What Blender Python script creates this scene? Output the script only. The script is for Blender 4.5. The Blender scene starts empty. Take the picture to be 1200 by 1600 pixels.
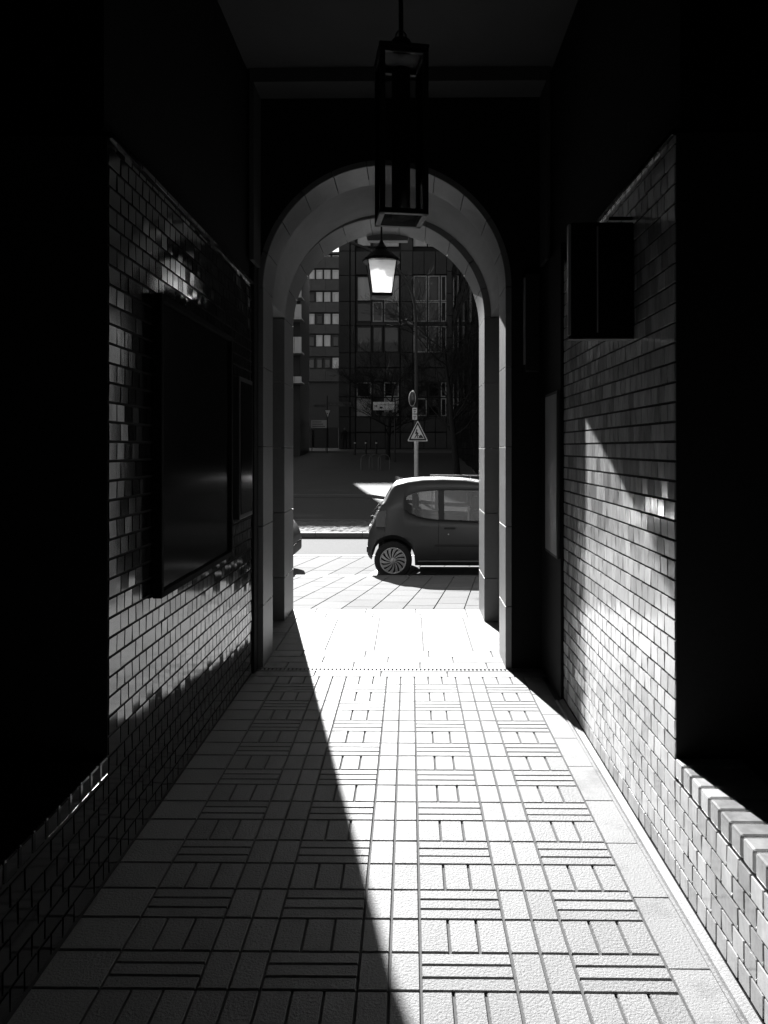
import bpy, bmesh, math, random
from mathutils import Vector, Matrix
random.seed(7)
R = math.radians
SC = bpy.context.scene
COL = SC.collection
EYE = 1.6
F = 1150.0

# ------------------------------------------------------------------ mesh helper
class MB:
    def __init__(s): s.v=[]; s.f=[]; s.m=[]; s.r=[]; s.sm=[]
    def add(s, vs, fs, m=0, r=None, smooth=False):
        o=len(s.v); s.v+= [tuple(p) for p in vs]
        rr = random.random() if r is None else r
        for f in fs:
            s.f.append([o+i for i in f]); s.m.append(m); s.r.append(rr); s.sm.append(smooth)
    def quad(s,a,b,c,d,m=0,r=None): s.add([a,b,c,d],[(0,1,2,3)],m,r)
    def box(s,x0,x1,y0,y1,z0,z1,m=0,r=None,M=None):
        vs=[(x0,y0,z0),(x1,y0,z0),(x1,y1,z0),(x0,y1,z0),(x0,y0,z1),(x1,y0,z1),(x1,y1,z1),(x0,y1,z1)]
        if M is not None: vs=[tuple(M@Vector(p)) for p in vs]
        s.add(vs,[(0,3,2,1),(4,5,6,7),(0,1,5,4),(1,2,6,5),(2,3,7,6),(3,0,4,7)],m,r)
    def bbox(s,x0,x1,y0,y1,z0,z1,b=.004,m=0,r=None,M=None):
        bm=bmesh.new()
        bmesh.ops.create_cube(bm,size=1)
        for v in bm.verts:
            v.co=Vector((x0+(v.co.x+.5)*(x1-x0), y0+(v.co.y+.5)*(y1-y0), z0+(v.co.z+.5)*(z1-z0)))
        bmesh.ops.bevel(bm,geom=list(bm.edges),offset=b,segments=2,affect='EDGES',profile=.5)
        if M is not None: bmesh.ops.transform(bm,matrix=M,verts=list(bm.verts))
        bm.verts.index_update()
        s.add([v.co.copy() for v in bm.verts],[[v.index for v in f.verts] for f in bm.faces],m,r)
        bm.free()
    def tube(s,pts,rad,n=8,m=0,r=None,cap=True,smooth=True):
        pts=[Vector(p) for p in pts]; k=len(pts)
        if not hasattr(rad,'__len__'): rad=[rad]*k
        vs=[]; prev=None
        for i,p in enumerate(pts):
            t=(pts[min(i+1,k-1)]-pts[max(i-1,0)])
            if t.length<1e-9: t=Vector((0,0,1))
            t.normalize()
            if prev is None:
                a=Vector((0,0,1)) if abs(t.z)<.9 else Vector((1,0,0))
                u=t.cross(a).normalized()
            else:
                u=(prev-t*prev.dot(t)).normalized()
            prev=u; w=t.cross(u)
            for j in range(n):
                an=2*math.pi*j/n
                vs.append(p+(u*math.cos(an)+w*math.sin(an))*rad[i])
        fs=[]
        for i in range(k-1):
            for j in range(n):
                a=i*n+j; b=i*n+(j+1)%n
                fs.append((a,b,b+n,a+n))
        s.add(vs,fs,m,r,smooth)
        if cap:
            s.add(vs[:n],[tuple(range(n))[::-1]],m,r); s.add(vs[-n:],[tuple(range(n))],m,r)
    def lathe(s,prof,c,n=24,m=0,axis='z',smooth=True,rot=0):
        vs=[];k=len(prof)
        for (rr,h) in prof:
            for j in range(n):
                a=2*math.pi*j/n+rot
                if axis=='z': vs.append((c[0]+rr*math.cos(a),c[1]+rr*math.sin(a),c[2]+h))
                else: vs.append((c[0]+rr*math.cos(a),c[1]+h,c[2]+rr*math.sin(a)))
        fs=[]
        for i in range(k-1):
            for j in range(n):
                a=i*n+j;b=i*n+(j+1)%n
                fs.append((a,b,b+n,a+n))
        s.add(vs,fs,m,None,smooth)
    def prism(s,poly,y0,y1,m=0,r=None,plane='xz',M=None):
        # poly in (a,b); extruded along the third axis
        n=len(poly)
        if plane=='xz': A=[(a,y0,b) for a,b in poly]; B=[(a,y1,b) for a,b in poly]
        elif plane=='xy': A=[(a,b,y0) for a,b in poly]; B=[(a,b,y1) for a,b in poly]
        else: A=[(y0,a,b) for a,b in poly]; B=[(y1,a,b) for a,b in poly]
        vs=A+B
        if M is not None: vs=[tuple(M@Vector(p)) for p in vs]
        fs=[tuple(range(n)),tuple(range(2*n-1,n-1,-1))]
        fs+=[(i,i+n,(i+1)%n+n,(i+1)%n) for i in range(n)]
        s.add(vs,fs,m,r)
    def build(s,name,mats,parent=None,loc=None,fix=True):
        me=bpy.data.meshes.new(name)
        me.from_pydata(s.v,[],s.f)
        if not isinstance(mats,(list,tuple)): mats=[mats]
        for m in mats: me.materials.append(m)
        me.polygons.foreach_set('material_index',s.m)
        me.polygons.foreach_set('use_smooth',s.sm)
        a=me.attributes.new('rnd','FLOAT','FACE'); a.data.foreach_set('value',s.r)
        if fix:
            bm=bmesh.new(); bm.from_mesh(me)
            bmesh.ops.remove_doubles(bm,verts=bm.verts,dist=1e-5) if fix=='weld' else None
            bmesh.ops.recalc_face_normals(bm,faces=bm.faces)
            bm.to_mesh(me); bm.free()
        o=bpy.data.objects.new(name,me); COL.objects.link(o)
        if loc is not None: o.location=loc
        if parent is not None: o.parent=parent
        return o

def tag(o,label=None,cat=None,group=None,kind=None):
    if label: o['label']=label
    if cat: o['category']=cat
    if group: o['group']=group
    if kind: o['kind']=kind
    return o
def thing(name,label,cat,loc=(0,0,0),rz=0,group=None):
    o=bpy.data.objects.new(name,None); COL.objects.link(o)
    o.location=loc; o.rotation_euler=(0,0,rz); o.empty_display_size=.2
    return tag(o,label,cat,group)
def copy_tree(o,parent=None):
    c=o.copy(); COL.objects.link(c); c.parent=parent
    for ch in list(o.children): copy_tree(ch,c)
    return c

# ------------------------------------------------------------------ materials
def mat(name,col=.3,rough=.6,var=.0,rnd=0.,scale=8.,bump=0.,bscale=60.,ior=1.5,metal=0.,coat=0.,spec=.5,
        rvar=0.,alpha=1.,bdist=.004,trans=0.,emit=0.,stain=0.,stscale=2.,stretch=(1,1,1)):
    m=bpy.data.materials.new(name); m.use_nodes=True
    nt=m.node_tree; N=nt.nodes; L=nt.links; N.clear()
    out=N.new('ShaderNodeOutputMaterial'); p=N.new('ShaderNodeBsdfPrincipled')
    L.new(p.outputs[0],out.inputs[0])
    p.inputs['Roughness'].default_value=rough; p.inputs['IOR'].default_value=ior
    p.inputs['Metallic'].default_value=metal; p.inputs['Coat Weight'].default_value=coat
    p.inputs['Coat Roughness'].default_value=.05
    p.inputs['Specular IOR Level'].default_value=spec
    p.inputs['Transmission Weight'].default_value=trans
    tc=N.new('ShaderNodeTexCoord'); mp=N.new('ShaderNodeMapping'); mp.inputs['Scale'].default_value=stretch
    L.new(tc.outputs['Object'],mp.inputs[0])
    def noise(sc,det=5,ro=.6):
        n=N.new('ShaderNodeTexNoise'); n.inputs['Scale'].default_value=sc; n.inputs['Detail'].default_value=det
        n.inputs['Roughness'].default_value=ro; L.new(mp.outputs[0],n.inputs['Vector']); return n.outputs[0]
    def math_(op,a,b,c=None):
        n=N.new('ShaderNodeMath'); n.operation=op
        for i,x in enumerate((a,b,c)):
            if x is None: continue
            if isinstance(x,(int,float)): n.inputs[i].default_value=x
            else: L.new(x,n.inputs[i])
        return n.outputs[0]
    v=col
    if var or rnd or stain:
        f=1.0
        if var: f=math_('MULTIPLY_ADD',noise(scale),2*var*2,1-2*var)
        if rnd:
            at=N.new('ShaderNodeAttribute'); at.attribute_name='rnd'
            g=math_('MULTIPLY_ADD',at.outputs['Fac'],2*rnd,1-rnd)
            f=math_('MULTIPLY',f,g)
        if stain:
            s_=noise(stscale,8,.65)
            mr=N.new('ShaderNodeMapRange'); mr.inputs[1].default_value=.52; mr.inputs[2].default_value=.72
            mr.inputs[3].default_value=1; mr.inputs[4].default_value=1-stain; L.new(s_,mr.inputs[0])
            f=math_('MULTIPLY',f,mr.outputs[0])
        v=math_('MULTIPLY',f,col)
        cb=N.new('ShaderNodeCombineColor')
        for i in range(3): L.new(v,cb.inputs[i])
        L.new(cb.outputs[0],p.inputs['Base Color'])
    else:
        p.inputs['Base Color'].default_value=(col,col,col,1)
    if rvar:
        at=N.new('ShaderNodeAttribute'); at.attribute_name='rnd'
        n2=math_('MULTIPLY_ADD',noise(14.),rvar,rough-rvar*.75)
        L.new(math_('MULTIPLY_ADD',at.outputs['Fac'],rvar*.5,n2),p.inputs['Roughness'])
    if bump:
        b=N.new('ShaderNodeBump'); b.inputs['Strength'].default_value=bump; b.inputs['Distance'].default_value=bdist
        L.new(noise(bscale,6,.65),b.inputs['Height']); L.new(b.outputs[0],p.inputs['Normal'])
    if emit:
        p.inputs['Emission Color'].default_value=(1,1,1,1); p.inputs['Emission Strength'].default_value=emit
    return m

def glass_mat(name,tint=.9,rough=.02,refl=1.45,diffuse=.0):
    m=bpy.data.materials.new(name); m.use_nodes=True; nt=m.node_tree;N=nt.nodes;L=nt.links;N.clear()
    out=N.new('ShaderNodeOutputMaterial'); t=N.new('ShaderNodeBsdfTransparent'); t.inputs[0].default_value=(tint,)*3+(1,)
    g=N.new('ShaderNodeBsdfGlossy'); g.inputs['Roughness'].default_value=rough
    fr=N.new('ShaderNodeFresnel'); fr.inputs[0].default_value=refl
    mx=N.new('ShaderNodeMixShader'); L.new(fr.outputs[0],mx.inputs[0]); 
    base=t.outputs[0]
    if diffuse:
        tl=N.new('ShaderNodeBsdfTranslucent'); tl.inputs[0].default_value=(.95,.95,.95,1)
        m2=N.new('ShaderNodeMixShader'); m2.inputs[0].default_value=diffuse
        L.new(t.outputs[0],m2.inputs[1]); L.new(tl.outputs[0],m2.inputs[2]); base=m2.outputs[0]
    L.new(base,mx.inputs[1]); L.new(g.outputs[0],mx.inputs[2]); L.new(mx.outputs[0],out.inputs[0])
    return m

M_floor  = mat('granite paver',.185,.6,var=.26,rnd=.12,scale=140,bump=1.0,bscale=115,bdist=.005,spec=.5,stain=.14,stscale=2.2)
M_joint  = mat('paver joint',.085,.9,var=.2,scale=60)
M_slab   = mat('border slab',.225,.62,var=.16,rnd=.07,scale=120,bump=.7,bscale=130,bdist=.005,stain=.5,stscale=3.6,spec=.35)
M_street = mat('street slab',.165,.85,var=.16,rnd=.08,scale=90,bump=.5,bscale=150,stain=.15,stscale=1.2,spec=.15)
M_asph   = mat('asphalt',.055,.85,var=.25,scale=60,bump=.6,bscale=120,stain=.3,stscale=.4)
M_asphl  = mat('worn asphalt',.15,.9,spec=.1,var=.2,scale=80,bump=.5,bscale=140,stain=.12,stscale=.8)
M_grass  = mat('dry verge',.16,.9,var=.5,scale=25,bump=1,bscale=60)
M_kerb   = mat('kerb stone',.13,.7,var=.2,rnd=.1,scale=40,bump=.4)
M_mark   = mat('road marking',.5,.6,var=.08,scale=30)
M_brick_lit = mat('glazed brick',.42,.13,var=.25,rnd=.35,scale=22,bump=.22,bscale=16,ior=2.7,rvar=.09,stain=.25,stscale=5,stretch=(1,1,.35))  # lighter copy of the one brick, sunlit tone put into the colour
M_brick_shade = mat('glazed brick shaded copy',.008,.08,var=.25,rnd=.35,scale=22,bump=.05,bscale=22,ior=2.25,rvar=.03,stretch=(1,1,.35))  # same brick as the right wall, shade put into the colour
M_mortar = mat('mortar',.012,.9,var=.2,scale=60)
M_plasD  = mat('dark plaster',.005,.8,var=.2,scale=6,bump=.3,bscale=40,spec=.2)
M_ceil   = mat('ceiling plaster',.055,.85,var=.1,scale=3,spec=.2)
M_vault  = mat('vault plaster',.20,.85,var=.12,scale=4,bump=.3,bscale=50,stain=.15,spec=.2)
M_stone  = mat('arch sandstone',.10,.45,ior=1.9,var=.14,rnd=.10,scale=18,bump=.5,bscale=90,stain=.2,stscale=4,spec=.7)
M_iron   = mat('black iron',.012,.45,var=.2,scale=20,bump=.1,spec=.4)
M_matte  = mat('matte black panel',.004,.9,spec=.1)
M_steel  = mat('galvanised steel',.45,.4,metal=.8,var=.15,scale=12)
M_facade = mat('street facade render',.07,.85,var=.15,scale=1.2,bump=.4,bscale=20)
M_paint  = mat('dark car paint',.018,.48,spec=.6,coat=.0,var=.03,scale=3)
M_black  = mat('black plastic',.012,.6,spec=.4)
M_tyre   = mat('tyre rubber',.012,.8,bump=.3,bscale=80,spec=.25)
M_hub    = mat('wheel cover silver',.32,.35,metal=.35,var=.06,scale=10)
M_carglass=glass_mat('car glass',.30,.02,1.5)
M_lens   = mat('tail lamp lens',.015,.12,coat=1,ior=1.6)
M_lensw  = mat('headlamp lens',.5,.1,coat=1)
M_seat   = mat('seat fabric',.03,.9)
M_lglass = glass_mat('lantern opal glass',.9,.25,1.35,diffuse=.82)
M_bglass = glass_mat('lantern clear glass',.85,.05,1.35)
M_bulb   = mat('bulb',.35,.3)
M_case   = mat('case panel',.004,.12,spec=.25)
M_casel  = mat('poster paper',.30,.35,coat=.6,var=.15,scale=3)
M_panel  = mat('stone cladding',.075,.6,rnd=.12,var=.15,scale=1.5,bump=.1,spec=.3)
M_paneld = mat('dark cladding',.022,.6,rnd=.3,var=.2,scale=1.5,spec=.3)
M_win    = mat('window glass',.005,.04,spec=.5,ior=1.5,var=.2,scale=1)
M_pale  = mat('pale pane and front',.6,.5,coat=.6,var=.25,scale=2.,stretch=(1,1,.2))  # on some office panes this colour stands in for reflected sky
M_frame  = mat('window frame light',.55,.4)
M_framed = mat('window frame dark',.02,.5)
M_bark   = mat('bark',.012,.9,var=.3,scale=30,bump=.6)
M_signw  = mat('sign white',.7,.4)
M_signd  = mat('sign dark',.015,.4)
M_signg  = mat('sign grey',.12,.4)
M_cloth  = mat('dark clothing',.015,.9)
M_skin   = mat('skin',.2,.6)
M_dbrick = mat('dark clinker brick',.004,.35,rnd=.8,bump=.5,bscale=6,spec=.12)

# ------------------------------------------------------------------ ground levels
def gz(y):
    if y<7.31: return 0.0
    if y<10.42: return -.21*(y-7.31)/3.09
    if y<15.55: return -.307
    if y<17.0: return -.2
    if y<50: return -.2+.0506*(y-17)
    return 1.47
XL,XR=-1.113,.973      # passage walls
Y_DR=5.32              # drain line
CW=.0951; CD=.1656     # paver module

# base earth sheet
b=MB()
ys=[-30,7.3,10.41,10.43,15.5,15.6,17,50,120,600]
zs=[-.03,-.03,-.24,-.34,-.34,-.24,-.23,1.44,1.44,1.44]
for i in range(len(ys)-1):
    b.quad((-400,ys[i],zs[i]),(400,ys[i],zs[i]),(400,ys[i+1],zs[i+1]),(-400,ys[i+1],zs[i+1]),r=.5)
tag(b.build('ground',M_asph),kind='structure')

# ---- passage floor: pavers laid on a joint bed
def paver(b,x0,x1,y0,y1,z=0.,g=.004,m=0,h=.005,bev=.0025,fn=None,tilt=.0006):
    x0+=g;x1-=g;y0+=g;y1-=g
    if x1-x0<.005 or y1-y0<.005: return
    dz=[random.uniform(-tilt,tilt) for _ in range(4)]
    o=[(x0,y0),(x1,y0),(x1,y1),(x0,y1)]
    i=[(x0+bev,y0+bev),(x1-bev,y0+bev),(x1-bev,y1-bev),(x0+bev,y1-bev)]
    f=fn or (lambda x,y:(x,y,z))
    V=[]
    for (x,y) in o: p=f(x,y); V.append((p[0],p[1],p[2]-h))
    for k,(x,y) in enumerate(i): p=f(x,y); V.append((p[0],p[1],p[2]+dz[k]))
    b.add(V,[(4,5,6,7),(0,1,5,4),(1,2,6,5),(2,3,7,6),(3,0,4,7)],m)
b=MB()
b.quad((XL-.5,-3,-.009),(XR+.5,-3,-.009),(XR+.5,7.31,-.009),(XL-.5,7.31,-.009),m=1)
xs0=.0336
cols=[]   # (x0,kind)
x=xs0-CW*10
pat='SS TTT SS TTT SS TTT'
# columns measured: triple [-.442,-.157] pair [-.157,.0336] triple [.0336,.3188] pair [.3188,.509] triple [.509,.794]
x=-1.017
seq=[('T',3),('P',2),('T',3),('P',2),('T',3),('P',2),('T',3)]
xx=.0336-CW*10
seq=[('T',3),('P',2),('T',3),('P',2),('T',3),('P',2),('T',3)]
xx=.0336-CW*10
Ytop=5.15
nrow=46
for kind,n in seq:
    if xx>=.79: break
    for r_ in range(nrow):
        y1=Ytop-r_*CD; y0=y1-CD
        if kind=='P':
            for k in range(2): paver(b,xx+k*CW,xx+(k+1)*CW,y0,y1,g=.0035)
        elif r_%2==0:
            for k in range(3): paver(b,xx+k*CW,xx+(k+1)*CW,y0,y1,g=.0035)
        else:
            for k in range(3): paver(b,xx,xx+3*CW,y0+k*CD/3,y0+(k+1)*CD/3,g=.0035)
    xx+=CW*n
xend=xx
# left filler pavers
for r_ in range(nrow):
    y1=Ytop-r_*CD; paver(b,XL-.4,.0336-CW*10,y1-CD,y1)
# right border slabs with gutter
yy=Ytop
while yy>-2.6:
    paver(b,xend,XR-.045,yy-.36,yy,m=2,g=.002,bev=.0015); yy-=.36
# drain border row + threshold rows
def row(y0,y1,w,off,x0=XL-.4,x1=XR,m=2):
    x=x0-off
    while x<x1:
        paver(b,max(x,x0),min(x+w,x1),y0,y1,m=m,g=.0038,h=.008,bev=.0015); x+=w
row(5.15,5.27,.47,.1)
row(5.345,5.49,.49,.37); row(5.49,5.64,.49,.12); row(5.64,5.81,.49,.3)
for k,(xa) in enumerate([-1.45,-1.06,-.67,-.28,.11,.5,.89]):
    off=.1 if k%2 else 0
    y=5.81
    for j in range(6):
        paver(b,xa,xa+.39,y+(off if j==0 else 0)*0,y+.19,m=2,g=.0034,h=.008,bev=.0012); y+=.187
row(6.935,7.11,.45,.2,x0=-1.5,x1=1.2); row(7.11,7.31,.49,.4,x0=-1.5,x1=1.2)
tag(b.build('passage_floor',[M_floor,M_joint,M_slab]),kind='structure')

# gutter strip along right wall foot
b=MB()
prof=[(XR-.052,.004),(XR-.045,.012),(XR-.03,.003),(XR-.018,.010),(XR-.004,.018),(XR-.004,-.01),(XR-.052,-.01)]
b.prism([(p[0],p[1]) for p in prof],-2.6,4.66,plane='xz')
tag(b.build('kerb_strip',M_slab),kind='structure')

# drain
dr=thing('drain_channel','narrow slotted drain across the passage floor below the stone arch','drain',(0,Y_DR,0))
b=MB(); b.box(XL,XR,-.045,-.030,-.02,.001); b.box(XL,XR,.012,.024,-.02,.001); b.build('channel_rim',M_slab,dr)
b=MB()
x=XL+.01
while x<XR-.02:
    b.box(x,x+.016,-.030,.012,-.012,-.0005); x+=.029
b.build('grate',M_slab,dr)
b=MB(); b.box(XL,XR,-.03,.012,-.03,-.02); b.build('channel_bed',M_black,dr)

# ------------------------------------------------------------------ brick facings
CH=.0729
def brick_panel(b,side,y0,y1,z0,z1,zoff=0.,end_closer=True,w=.078):
    X=XR if side>0 else XL
    s=1 if side>0 else -1     # into the wall
    row=0; z=z0
    while z<z1-.01:
        zt=min(z+CH,z1)
        y=y0
        first=True
        off = 0 if row%2 else w*.5
        if row%2==0: lens=[w*1.45]
        else: lens=[w*.98,w*.98]
        k=0
        while y<y1-.005:
            L_=lens[k] if k<len(lens) else (w if random.random()>.06 else w*2)
            k+=1
            ye=min(y+L_,y1)
            if y1-ye<.02: ye=y1
            g=.0040; bv=.0011; dep=.008
            t=[random.uniform(-.0004,.0004),random.uniform(-.0011,.0011)]
            ya,yb,za,zb=y+g,ye-g,z+g,zt-g
            if yb-ya>.012:
                V=[(X+s*dep,ya,za),(X+s*dep,yb,za),(X+s*dep,yb,zb),(X+s*dep,ya,zb)]
                jl=random.uniform(-.0006,.0006)
                for (a,c,i) in ((ya+bv,za+bv,0),(yb-bv,za+bv,1),(yb-bv,zb-bv,1),(ya+bv,zb-bv,0)):
                    V.append((X+s*(jl+(t[0] if i else -t[0])+(t[1] if c>z+CH/2 else -t[1])),a,c))
                b.add(V,[(4,5,6,7),(0,1,5,4),(1,2,6,5),(2,3,7,6),(3,0,4,7)],0)
            y=ye
        z=zt; row+=1
YN=2.71      # niche edge
ZS=.465      # sill height
ZT=2.76      # top of the brick zone
def side_wall(side,label,mb,yend):
    X=XR if side>0 else XL; s=side
    w=thing('brick_wall',label,'wall',(X,0,0))
    inv=Matrix.Translation((-X,0,0))
    def bd(m,name,ma,par=w):
        o=m.build(name,ma,par); o.data.transform(inv); return o
    b=MB()
    brick_panel(b,side,-2.6,YN,0.02,ZS-CH)
    brick_panel(b,side,YN,yend,.02,ZT)
    bd(b,'brick_facing',mb)
    # backing mortar and wall core
    b=MB(); xa,xb=sorted((X+s*.0055,X+s*.55))
    b.box(xa,xb,-2.6,YN,-.05,ZS-.012); b.box(xa,xb,YN,5.36,-.05,ZT-.004)
    bd(b,'mortar',M_mortar)
    # sill: bullnose bricks
    b=MB(); y=YN
    while y>-2.5:
        y0=y-.0782
        x0,x1=sorted((X-s*.002,X+s*.24))
        b.bbox(x0,x1,y0+.003,y-.003,ZS-CH+.003,ZS+random.uniform(-.001,.001),b=.009)
        y=y0
    bd(b,'window_sill',mb)
    # ledge on top of the brick zone
    b=MB(); y=YN-.0
    while y<yend:
        x0,x1=sorted((X-s*.012,X+s*.06)); b.bbox(x0,x1,y+.002,y+.153,ZT-.012,ZT+.012,b=.003); y+=.156
    bd(b,'brick_ledge',M_brick_shade)
    # plaster above, reveal of the niche, niche back
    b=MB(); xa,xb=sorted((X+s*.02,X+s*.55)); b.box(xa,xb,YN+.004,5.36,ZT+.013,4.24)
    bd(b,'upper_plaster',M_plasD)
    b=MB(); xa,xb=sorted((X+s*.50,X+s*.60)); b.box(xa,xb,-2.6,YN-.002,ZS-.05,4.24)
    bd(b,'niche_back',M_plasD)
    return w
side_wall(1,'glazed brick wall lit by the sun on the right of the passage',M_brick_lit,4.66)
side_wall(-1,'glazed brick wall on the left of the passage, shade put into its colour',M_brick_shade,5.2)

# pilasters next to the arch
b=MB(); b.bbox(XR-.018,XR+.2,4.662,5.348,0,2.9,b=.006); 
tag(b.build('pilaster',M_plasD),'dark smooth pilaster between bright bricks and arch on the right','pilaster')
b=MB(); b.bbox(XL-.2,XL+.012,5.205,5.348,0,2.9,b=.004)
tag(b.build('pilaster',M_plasD),'narrow dark pilaster at the far end of the left brick wall','pilaster')

# ceiling, beam, unseen light-stop wall
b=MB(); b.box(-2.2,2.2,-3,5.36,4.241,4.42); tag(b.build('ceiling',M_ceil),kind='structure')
b=MB(); b.bbox(XL,XR,5.10,5.348,4.142,4.2405,b=.004); b.box(XL,XL+.03,5.10,5.348,2.91,4.14); b.box(XR-.03,XR,5.10,5.348,2.91,4.14)
tag(b.build('ceiling_beam',M_ceil),'dark framing beam under the ceiling in front of the arch','beam')
b=MB(); b.box(-2.2,2.2,-3.3,-2.62,-.1,4.4); tag(b.build('light_stop_wall',M_plasD),'unseen dark wall added behind to keep light out of the passage','wall')  # unseen wall added behind the camera to block light

# ------------------------------------------------------------------ arches
def arch_slab(b,xa,xb,y0,y1,zt,cx,Rr,zs,piers=True,n=40,m=0,zb=0.):
    if piers:
        b.box(xa,cx-Rr,y0,y1,zb,zs,m,.5); b.box(cx+Rr,xb,y0,y1,zb,zs,m,.5)
    # shoulders
    b.box(xa,cx-Rr,y0,y1,zs,zt,m,.5); b.box(cx+Rr,xb,y0,y1,zs,zt,m,.5)
    P=[(cx-Rr*math.cos(math.pi*i/n),zs+Rr*math.sin(math.pi*i/n)) for i in range(n+1)]
    for i in range(n):
        (x0,z0),(x1,z1)=P[i],P[i+1]
        b.quad((x0,y0,z0),(x1,y0,z1),(x1,y0,zt),(x0,y0,zt),m,.5)
        b.quad((x0,y1,z0),(x1,y1,z1),(x1,y1,zt),(x0,y1,zt),m,.5)
        b.add([(x0,y0,z0),(x1,y0,z1),(x1,y1,z1),(x0,y1,z0)],[(0,1,2,3)],m,.5,True)
        b.quad((x0,y0,zt),(x1,y0,zt),(x1,y1,zt),(x0,y1,zt),m,.5)
def ring(b,y0,y1,cx,Rr,zs,th,bh=.58,seg=11,gap=.006,sub=8,zb=0.,yoff=.004):
    y0-=yoff
    z=zs
    while z>zb+.02:
        z0=max(z-bh,zb)
        for sx in (-1,1):
            xa,xb=sorted((cx+sx*Rr,cx+sx*(Rr+th)))
            b.bbox(xa,xb,y0,y1,z0+gap/2,z-gap/2,b=.0012)
        z=z0
    for k in range(seg):
        a0=math.pi*k/seg+gap/Rr/2; a1=math.pi*(k+1)/seg-gap/Rr/2
        V=[];n=sub
        for j in range(n+1):
            a=a0+(a1-a0)*j/n
            c,s_=-math.cos(a),math.sin(a)
            for (rr,yy) in ((Rr,y0+.004),(Rr+.004,y0),(Rr+th,y0),(Rr+th,y1),(Rr,y1)):
                V.append((cx+rr*c,yy,zs+rr*s_))
        Fc=[]
        for j in range(n):
            for i in range(5):
                Fc.append((j*5+i,j*5+(i+1)%5,(j+1)*5+(i+1)%5,(j+1)*5+i))
        Fc+= [(0,1,2,3,4),tuple(n*5+i for i in (4,3,2,1,0))]
        b.add(V,Fc,0)
ar=thing('stone_archway','double round stone archway with a vaulted bay at the end of the dark passage','archway',(0,5.35,0))
invA=Matrix.Translation((0,-5.35,0))
def ab(m,name,ma):
    o=m.build(name,ma,ar); o.data.transform(invA); return o
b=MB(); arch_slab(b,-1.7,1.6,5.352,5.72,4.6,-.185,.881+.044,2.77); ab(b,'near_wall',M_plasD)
b=MB(); ring(b,5.352,5.72,-.185,.881,2.77,.0435); ab(b,'near_arch',M_stone)
b=MB(); arch_slab(b,-1.7,1.6,5.721,6.799,4.6,-.2,.95,2.81,piers=False); ab(b,'vault',M_vault)
b=MB(); b.box(1.08,1.6,5.721,6.799,0,2.808); ab(b,'bay_wall',M_plasD)
b=MB(); b.box(-1.7,-1.45,5.721,6.799,0,2.808); ab(b,'bay_wall',M_plasD)
b=MB(); arch_slab(b,-1.7,1.6,6.80,7.30,4.6,-.234,.923+.118,2.80); ab(b,'far_wall',M_stone)
b=MB(); ring(b,6.80,7.31,-.234,.923,2.80,.1175,bh=.60,yoff=.006); ab(b,'far_arch',M_stone)
b=MB(); b.prism([(-.42,3.662),(-.02,3.662),(.01,3.79),(-.45,3.79)],7.312,7.40); ab(b,'keystone',M_stone)

# passage building around (street facade lit by the sun)
pb=thing('passage_building','tall building that the passage runs through','building',(0,7.3,0))
invB=Matrix.Translation((0,-7.3,0))
b=MB()
b.box(1.6,24,-3.4,7.30,-.05,15); b.box(-24,-1.7,-3.4,7.30,-.05,15); b.box(-1.698,1.598,-3.4,7.30,4.601,15)
o=b.build('wall',M_facade,pb); o.data.transform(invB)
for fl in range(3):
    for k in range(-7,8):
        if fl==0 and abs(k)<1: continue
        xc=k*2.9
        b=MB(); b.box(xc-.7,xc+.7,7.31,7.36,5.2+fl*3.2-.3,5.2+fl*3.2+1.6); o=b.build('window',M_win,pb); o.data.transform(invB)

# ------------------------------------------------------------------ lanterns
L1=thing('box_lantern','large unlit dark box lantern hanging from the passage ceiling','lantern',(-.04,3.4,2.65),R(9))
Zb=0; W_=.098; Ht=.745
b=MB()
for sx in (-1,1):
    for sy in (-1,1): b.bbox(sx*W_-.012,sx*W_+.012,sy*W_-.012,sy*W_+.012,0,Ht,b=.003)
for z in (0,Ht-.022):
    for s_ in (-1,1):
        b.bbox(-W_-.012,W_+.012,s_*W_-.014,s_*W_+.014,z,z+.024,b=.003); b.bbox(s_*W_-.014,s_*W_+.014,-W_,W_,z+.001,z+.023,b=.003)
b.build('frame',M_iron,L1)
for s_ in (-1,1):
    b=MB(); b.box(-W_+.012,W_-.012,s_*W_-.002,s_*W_+.002,.024,Ht-.024); b.build('glass_pane',M_bglass,L1)
    b=MB(); b.box(s_*W_-.002,s_*W_+.002,-W_+.012,W_-.012,.024,Ht-.024); b.build('glass_pane',M_bglass,L1)
b=MB(); b.lathe([(0,.01),(.043,.01),(.043,Ht-.05),(0,Ht-.05)],(0,0,0)); b.build('lamp_tube',M_iron,L1)
b=MB(); b.box(-W_+.004,W_-.004,-W_+.004,W_-.004,.004,.010); b.build('bottom_plate',M_bglass,L1)
b=MB(); b.bbox(-W_-.016,W_+.016,-W_-.016,W_+.016,Ht,Ht+.02,b=.006); b.lathe([(0,.065),(.042,.065),(.047,.058),(.047,.0)],(0,0,Ht+.02)); b.build('cap',M_iron,L1)
b=MB(); b.tube([(.024*math.cos(a),0,Ht+.105+.026*math.sin(a)) for a in [i*math.pi/10 for i in range(21)]],.004,6); b.build('hanging_ring',M_iron,L1)
b=MB(); b.tube([(0,0,Ht+.08),(0,0,Ht+.30)],.011,10); b.lathe([(0,0),(.018,.0),(.03,.02),(.03,.3)],(0,0,Ht+.29)); b.tube([(0,0,Ht+.5),(0,0,4.24-2.65)],.011,10); b.build('rod',M_iron,L1)

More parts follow.
